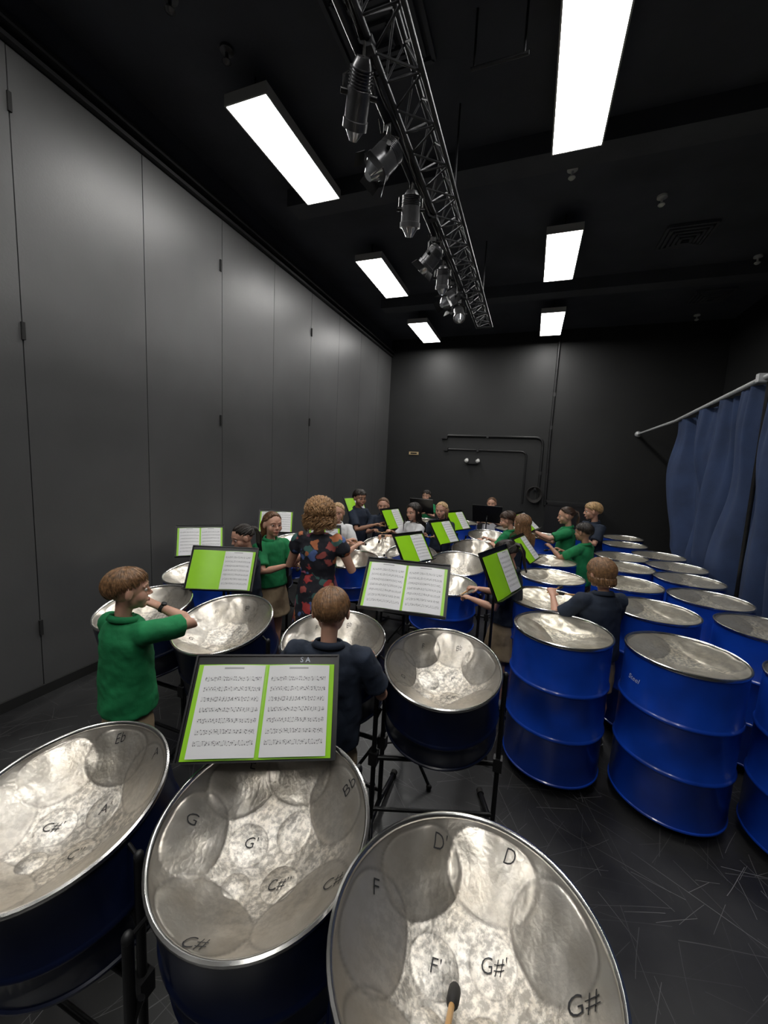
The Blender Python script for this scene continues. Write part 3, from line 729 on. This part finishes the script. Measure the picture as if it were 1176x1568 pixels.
        for S,E in((SL,EL),(SR,ER)): b.loft([S.lerp(V((0,S.y,S.z)),.3),S,S.lerp(E,.4),S.lerp(E,.78)],[.052*s,.057*s,.056*s,.058*s],K2,18,rnd=0)
        d_=obj('polo_shirt',b.mesh('polo_shirt'),e);bake(d_,sm+fold)
        b=MB();n=28
        prof=[(.050,-.006),(.056,.012),(.062,.014),(.078,-.012),(.074,-.014),(.058,.004)]
        for i in range(n):
            a=math.pi/2+.22+(2*math.pi-.44)*i/(n-1)
            for r_,z_ in prof:
                b.v.append(PL(r_*math.cos(a)/wd_,r_*math.sin(a)*.93-.008,1.149)+V((0,0,(.008+z_-.012*math.sin(a))*s)))
        mi=b.mi(K2)
        for i in range(n-1):
            for j in range(len(prof)):
                j2=(j+1)%len(prof);b.f.append((i*6+j,i*6+j2,(i+1)*6+j2,(i+1)*6+j));b.m.append(mi)
        obj('collar',b.mesh('collar'),e)
        b=MB()
        if bottom=='shorts':
            b.loft([P(0,0,.78),P(0,0,.72),P(0,0,.66)],[(.118*s,.095*s),(.125*s,.104*s),(.125*s,.100*s)],'khaki',28,ref=(1,0,0),rnd=1)
            for sg in(-1,1): b.loft([P(sg*.058,0,.70),P(sg*.068,0,.6),P(sg*.078,.003,.42)],[.074*s,.082*s,.082*s],'khaki',20,rnd=0)
            nm='khaki_shorts'
        else:
            b.loft([P(0,0,.79),P(0,0,.74),P(0,0,.62),P(0,0,.47)],[(.115*s,.093*s),(.132*s,.108*s),(.165*s,.14*s),(.19*s,.16*s)],'khaki',36,ref=(1,0,0),rnd=0);nm='khaki_skirt'
        d_=obj(nm,b.mesh(nm),e);bake(d_,sm+fold)
    b=MB()
    for sg in(-1,1):
        b.loft([P(sg*.08,-.045,.034),P(sg*.08,.0,.045),P(sg*.083,.06,.036),P(sg*.088,.11,.028),P(sg*.09,.135,.024)],[(.030*s,.030*s),(.034*s,.036*s),(.038*s,.030*s),(.037*s,.024*s),(.03*s,.02*s)],'shoe',16,ref=(1,0,0))
        b.loft([P(sg*.08,-.055,.009),P(sg*.082,.04,.009),P(sg*.089,.145,.009)],[(.034*s,.009*s),(.040*s,.009*s),(.036*s,.009*s)],'sole',16,ref=(1,0,0))
        b.loft([P(sg*.08,-.004,.06),P(sg*.08,-.006,.12)],[.032*s,.031*s],'sole',14)
    obj('shoes',b.mesh('shoes'),e)
    # hair
    b=MB();mi=b.mi(hc);hcx=(0,-.014,.020);rad=(.080,.098,.090)
    if hair=='curly': rad=(.104,.118,.104)
    if hair=='pony': rad=(.0775,.095,.0875)
    def HD(d,f=1.0):
        return HH(hcx[0]+rad[0]*f*d.x,hcx[1]+rad[1]*f*d.y,hcx[2]+rad[2]*f*d.z)
    def DIR(th,ph): return V((math.sin(th)*math.sin(ph),math.sin(th)*math.cos(ph),math.cos(th)))
    def HP(th,ph,f=1.0): return HD(DIR(th,ph),f)
    na,nt=56,18
    for i in range(nt+1):
        for j in range(na):
            ph=-math.pi+2*math.pi*j/na;te=math.radians(hair_theta(ph,hair)-5+3*noise.noise(V((ph*4,x*7,y*5))));th=te*i/nt
            f=1.0 if i<nt-1 else (.985 if i<nt else .93)
            b.v.append(HP(max(th,.001),ph,f))
    for i in range(nt):
        for j in range(na):
            j2=(j+1)%na;b.f.append((i*na+j,(i+1)*na+j,(i+1)*na+j2,i*na+j2));b.m.append(mi)
    ns={0:1000,1:340,2:160}[lod];thin={0:.68,1:1.0,2:1.2}[lod]
    sw=rnd.choice((-1,1))
    if hair=='pony':
        u1=DIR(math.radians(72),math.pi)
        for q in range(int(ns*.6)):
            ph=rnd.uniform(-math.pi,math.pi);te=math.radians(hair_theta(ph,hair)-rnd.uniform(0,5));th0=te if rnd.random()<.6 else te*rnd.uniform(.3,1)
            u0=DIR(th0,ph)
            if u0.dot(u1)>.97: continue
            f0=rnd.uniform(1.0,1.035);pts=[];rr=[];wd=rnd.uniform(.004,.007)*thin;an=u0.angle(u1)
            if an>3.0: continue
            n=9
            for i in range(n+1):
                t=i/n;uu=(u0*math.sin((1-t)*an)+u1*math.sin(t*an))/math.sin(an)
                ff=f0*(1.0 if t>.1 else .975+.25*t);pts.append(HD(uu,ff));tt=.5+min(t*5,.5);rr.append((wd*k*tt,wd*.45*k*tt))
            b.loft(pts,rr,hc,5,rnd=0)
        for q in range(90 if lod==0 else (60 if lod<2 else 22)):
            a=rnd.uniform(0,6.28);r_=.015*math.sqrt(rnd.random());o=V((math.cos(a)*r_,0,math.sin(a)*r_))
            p0=HH(o.x,-.108,.040+o.z);p1=HH(o.x*1.8,-.138,.025+o.z);sp=1.8
            pts=[HH(o.x,-.09,.045+o.z),p0,p1,p1+V((o.x*sp,0,0))+Rh_@V((0,-.005,-.06*k)),p1+V((o.x*sp,0,0))+Rh_@V((0,.02,-.13*k)),p1+V((o.x,0,0))+Rh_@V((0,.03,-.20*k))]
            b.loft(pts,[.005*k,.006*k,.007*k,.007*k,.006*k,.002*k],hc,5,rnd=0)
        b.loft([HH(0,-.103,.041),HH(0,-.115,.038)],[.020*k,.019*k],'rubber',14)
    else:
      for q in range(ns):
        ph=rnd.uniform(-math.pi,math.pi)
        t0=rnd.uniform(.02,.80);te=math.radians(hair_theta(ph,hair)+(rnd.uniform(-12,11) if hair=='short' else rnd.uniform(-8,10)));t0*=te*.85
        # neighbouring strands share a lock direction so the hair clumps
        lk=noise.noise(V((math.sin(ph)*2.2+x,math.cos(ph)*2.2+y,t0*2)))
        dr=lk*.9+rnd.uniform(-.10,.10)+.40*sw;f0=rnd.uniform(1.0,1.03)+.05*max(0,noise.noise(V((math.sin(ph)*3,math.cos(ph)*3,t0*3+x))));pts=[];rr=[];n=8
        wd=rnd.uniform(.004,.007)*thin;lift=rnd.uniform(.02,.055) if hair in('short','bob') else .03
        for i in range(n+1):
            t=i/n;th=t0+(te-t0)*t;ph2=ph+dr*(1-t)*.7
            ff=f0+lift*math.sin(math.pi*t)
            p=HP(th,ph2,ff)
            if hair=='curly': p=p+Rh_@V((math.sin(i*2.1+q),math.cos(i*1.9+q*2),math.sin(i*2.5+q*3)))*.014*k
            pts.append(p);tt=(1 if t<.6 else 1-(t-.6)*2.2);rr.append((wd*k*tt,wd*.5*k*tt))
        fdeg=abs(math.degrees(ph))
        if hair in('long','curly','bob') and fdeg>62:
            L={'long':.24,'curly':.075,'bob':.045}[hair]*rnd.uniform(.75,1.1)*s;rr=[(wd*k,wd*.6*k)]*len(rr);p=pts[-1];o=(p-HC);o.z=0;o.normalize()
            m=6
            for i in range(1,m+1):
                t=i/m;p2=p+V((o.x*.012,o.y*.012-.01*t,-L*t))
                if hair=='curly': p2+=V((math.sin(i*2.2+q),math.cos(i*2+q),0))*.014
                zb=p2.z/s
                if zb<1.16 and p2.y>-.085*s-0 and p2.y<.09*s and hair!='curly':
                    p2.y=(-.11*s if o.y<.25 else .115*s)
                    if abs(p2.x)>.09*s: p2.x=math.copysign(.09*s,p2.x)
                pts.append(p2);w_=wd*k*(1-.75*t*t);rr.append((w_,w_*.6))
        b.loft(pts,rr,hc,5,rnd=0)
    obj('hair',b.mesh('hair'),e)
    if mallets:
        b=MB()
        for (W,d,nr,a) in dirs:
            c=W+d*.072*s+nr*.022*s;dr=(d*.75+V((0,0,-.35))+a*.55).normalized();mal(b,c-dr*.05,c+dr*.16)
        obj('held_mallets',b.mesh('held_mallets'),e)
    if watch:
        b=MB();W,d,nr,a=dirs[1];c=W-d*.022*s
        b.loft([c-d*.009,c+d*.009],[.0245*s,.0245*s],'rubber',20,rnd=0);b.loft([c-nr*.022*s,c-nr*.031*s],[.014,.013],'blackplastic',16,rnd=0)
        obj('wrist_watch',b.mesh('wrist_watch'),e)
    return e
person('boy_in_green_polo',-1.80,1.30,-8,1.38,'green','shorts','short','hlight',hy=-28,hp=4,RH=(.035,.15,1.17),Rh=(1,.0,-.45),LH=(-.12,.28,.98),mallets=False,lod=0,watch=True,grip=.5,wd_=1.05)
person('boy_in_navy_polo',-.78,1.50,14,1.38,'navy','shorts','short','hlight',hy=8,hp=16,LH=(-.17,.24,.97),RH=(.17,.24,.95),lod=0,wd_=1.15)
person('child_in_navy_polo',.545,3.03,28,1.37,'navy','shorts','bob','hlight',hy=10,hp=14,LH=(-.2,.28,1.03),RH=(.12,.28,1.0),lod=0,wd_=1.08)
person('girl_in_green_polo',-2.21,3.02,-105,1.45,'green','skirt','pony','hbrown',hy=-12,hp=4,LH=(-.1,.3,.98),RH=(.1,.3,.98),lod=0)
person('woman_in_floral_dress',-1.57,2.78,15,1.66,'dress','none','curly','hcurl',hy=10,hp=10,LH=(-.13,.22,.98),RH=(.15,.2,.95),mallets=False,lod=0,adult=True)
person('girl_in_green_polo',-2.00,3.66,-40,1.5,'green','skirt','long','hblond',lod=1,hy=-10)
person('boy_in_navy_polo',-2.28,5.15,-100,1.56,'navy','shorts','short','hdark',hy=-25,lod=1,skin='skin2')
person('girl_in_navy_polo',-1.97,5.35,-160,1.45,'navy','skirt','pony','hbrown',hy=-5,lod=1)
person('girl_in_white_shirt',-2.14,4.22,-150,1.45,'whiteshirt','skirt','pony','hblond',hy=-10,lod=1)
person('girl_in_white_shirt',-1.36,4.90,140,1.46,'whiteshirt','skirt','long','hdark',hy=12,hp=12,LH=(-.14,.3,1.0),RH=(.14,.34,.97),lod=1)
person('boy_in_green_polo',-1.93,7.75,175,1.45,'green','shorts','short','hdark',lod=2)
person('girl_in_navy_polo',-1.12,5.45,170,1.45,'navy','skirt','pony','hblond',lod=1,hp=10)
person('girl_in_white_shirt',-.62,7.5,175,1.42,'whiteshirt','skirt','pony','hbrown',lod=2)
person('boy_in_green_polo',-.18,5.25,75,1.42,'green','shorts','short','hdkbrown',hy=10,hp=18,lod=1)
person('girl_in_navy_polo',-.02,4.98,60,1.42,'navy','skirt','long','hlight',lod=1)
person('boy_in_green_polo',.66,5.0,60,1.38,'green','shorts','short','hdark',hy=0,hp=10,LH=(-.08,.36,1.05),RH=(.1,.3,1.0),lod=1,skin='skin2')
person('boy_in_navy_polo',.88,6.05,120,1.56,'navy','shorts','short','hblond',hy=-30,hp=10,lod=1)
person('girl_in_green_polo',.52,5.65,95,1.5,'green','skirt','pony','hdkbrown',LH=(-.1,.4,1.08),hy=0,hp=10,lod=1)
person('girl_in_navy_polo',-2.22,2.70,150,1.38,'navy','skirt','pony','hdark',hp=20,lod=1)
person('girl_in_navy_polo',-.08,3.22,85,1.40,'navy','skirt','pony','hdark',hp=25,LH=(-.12,.26,.9),RH=(.12,.26,.92),lod=0)
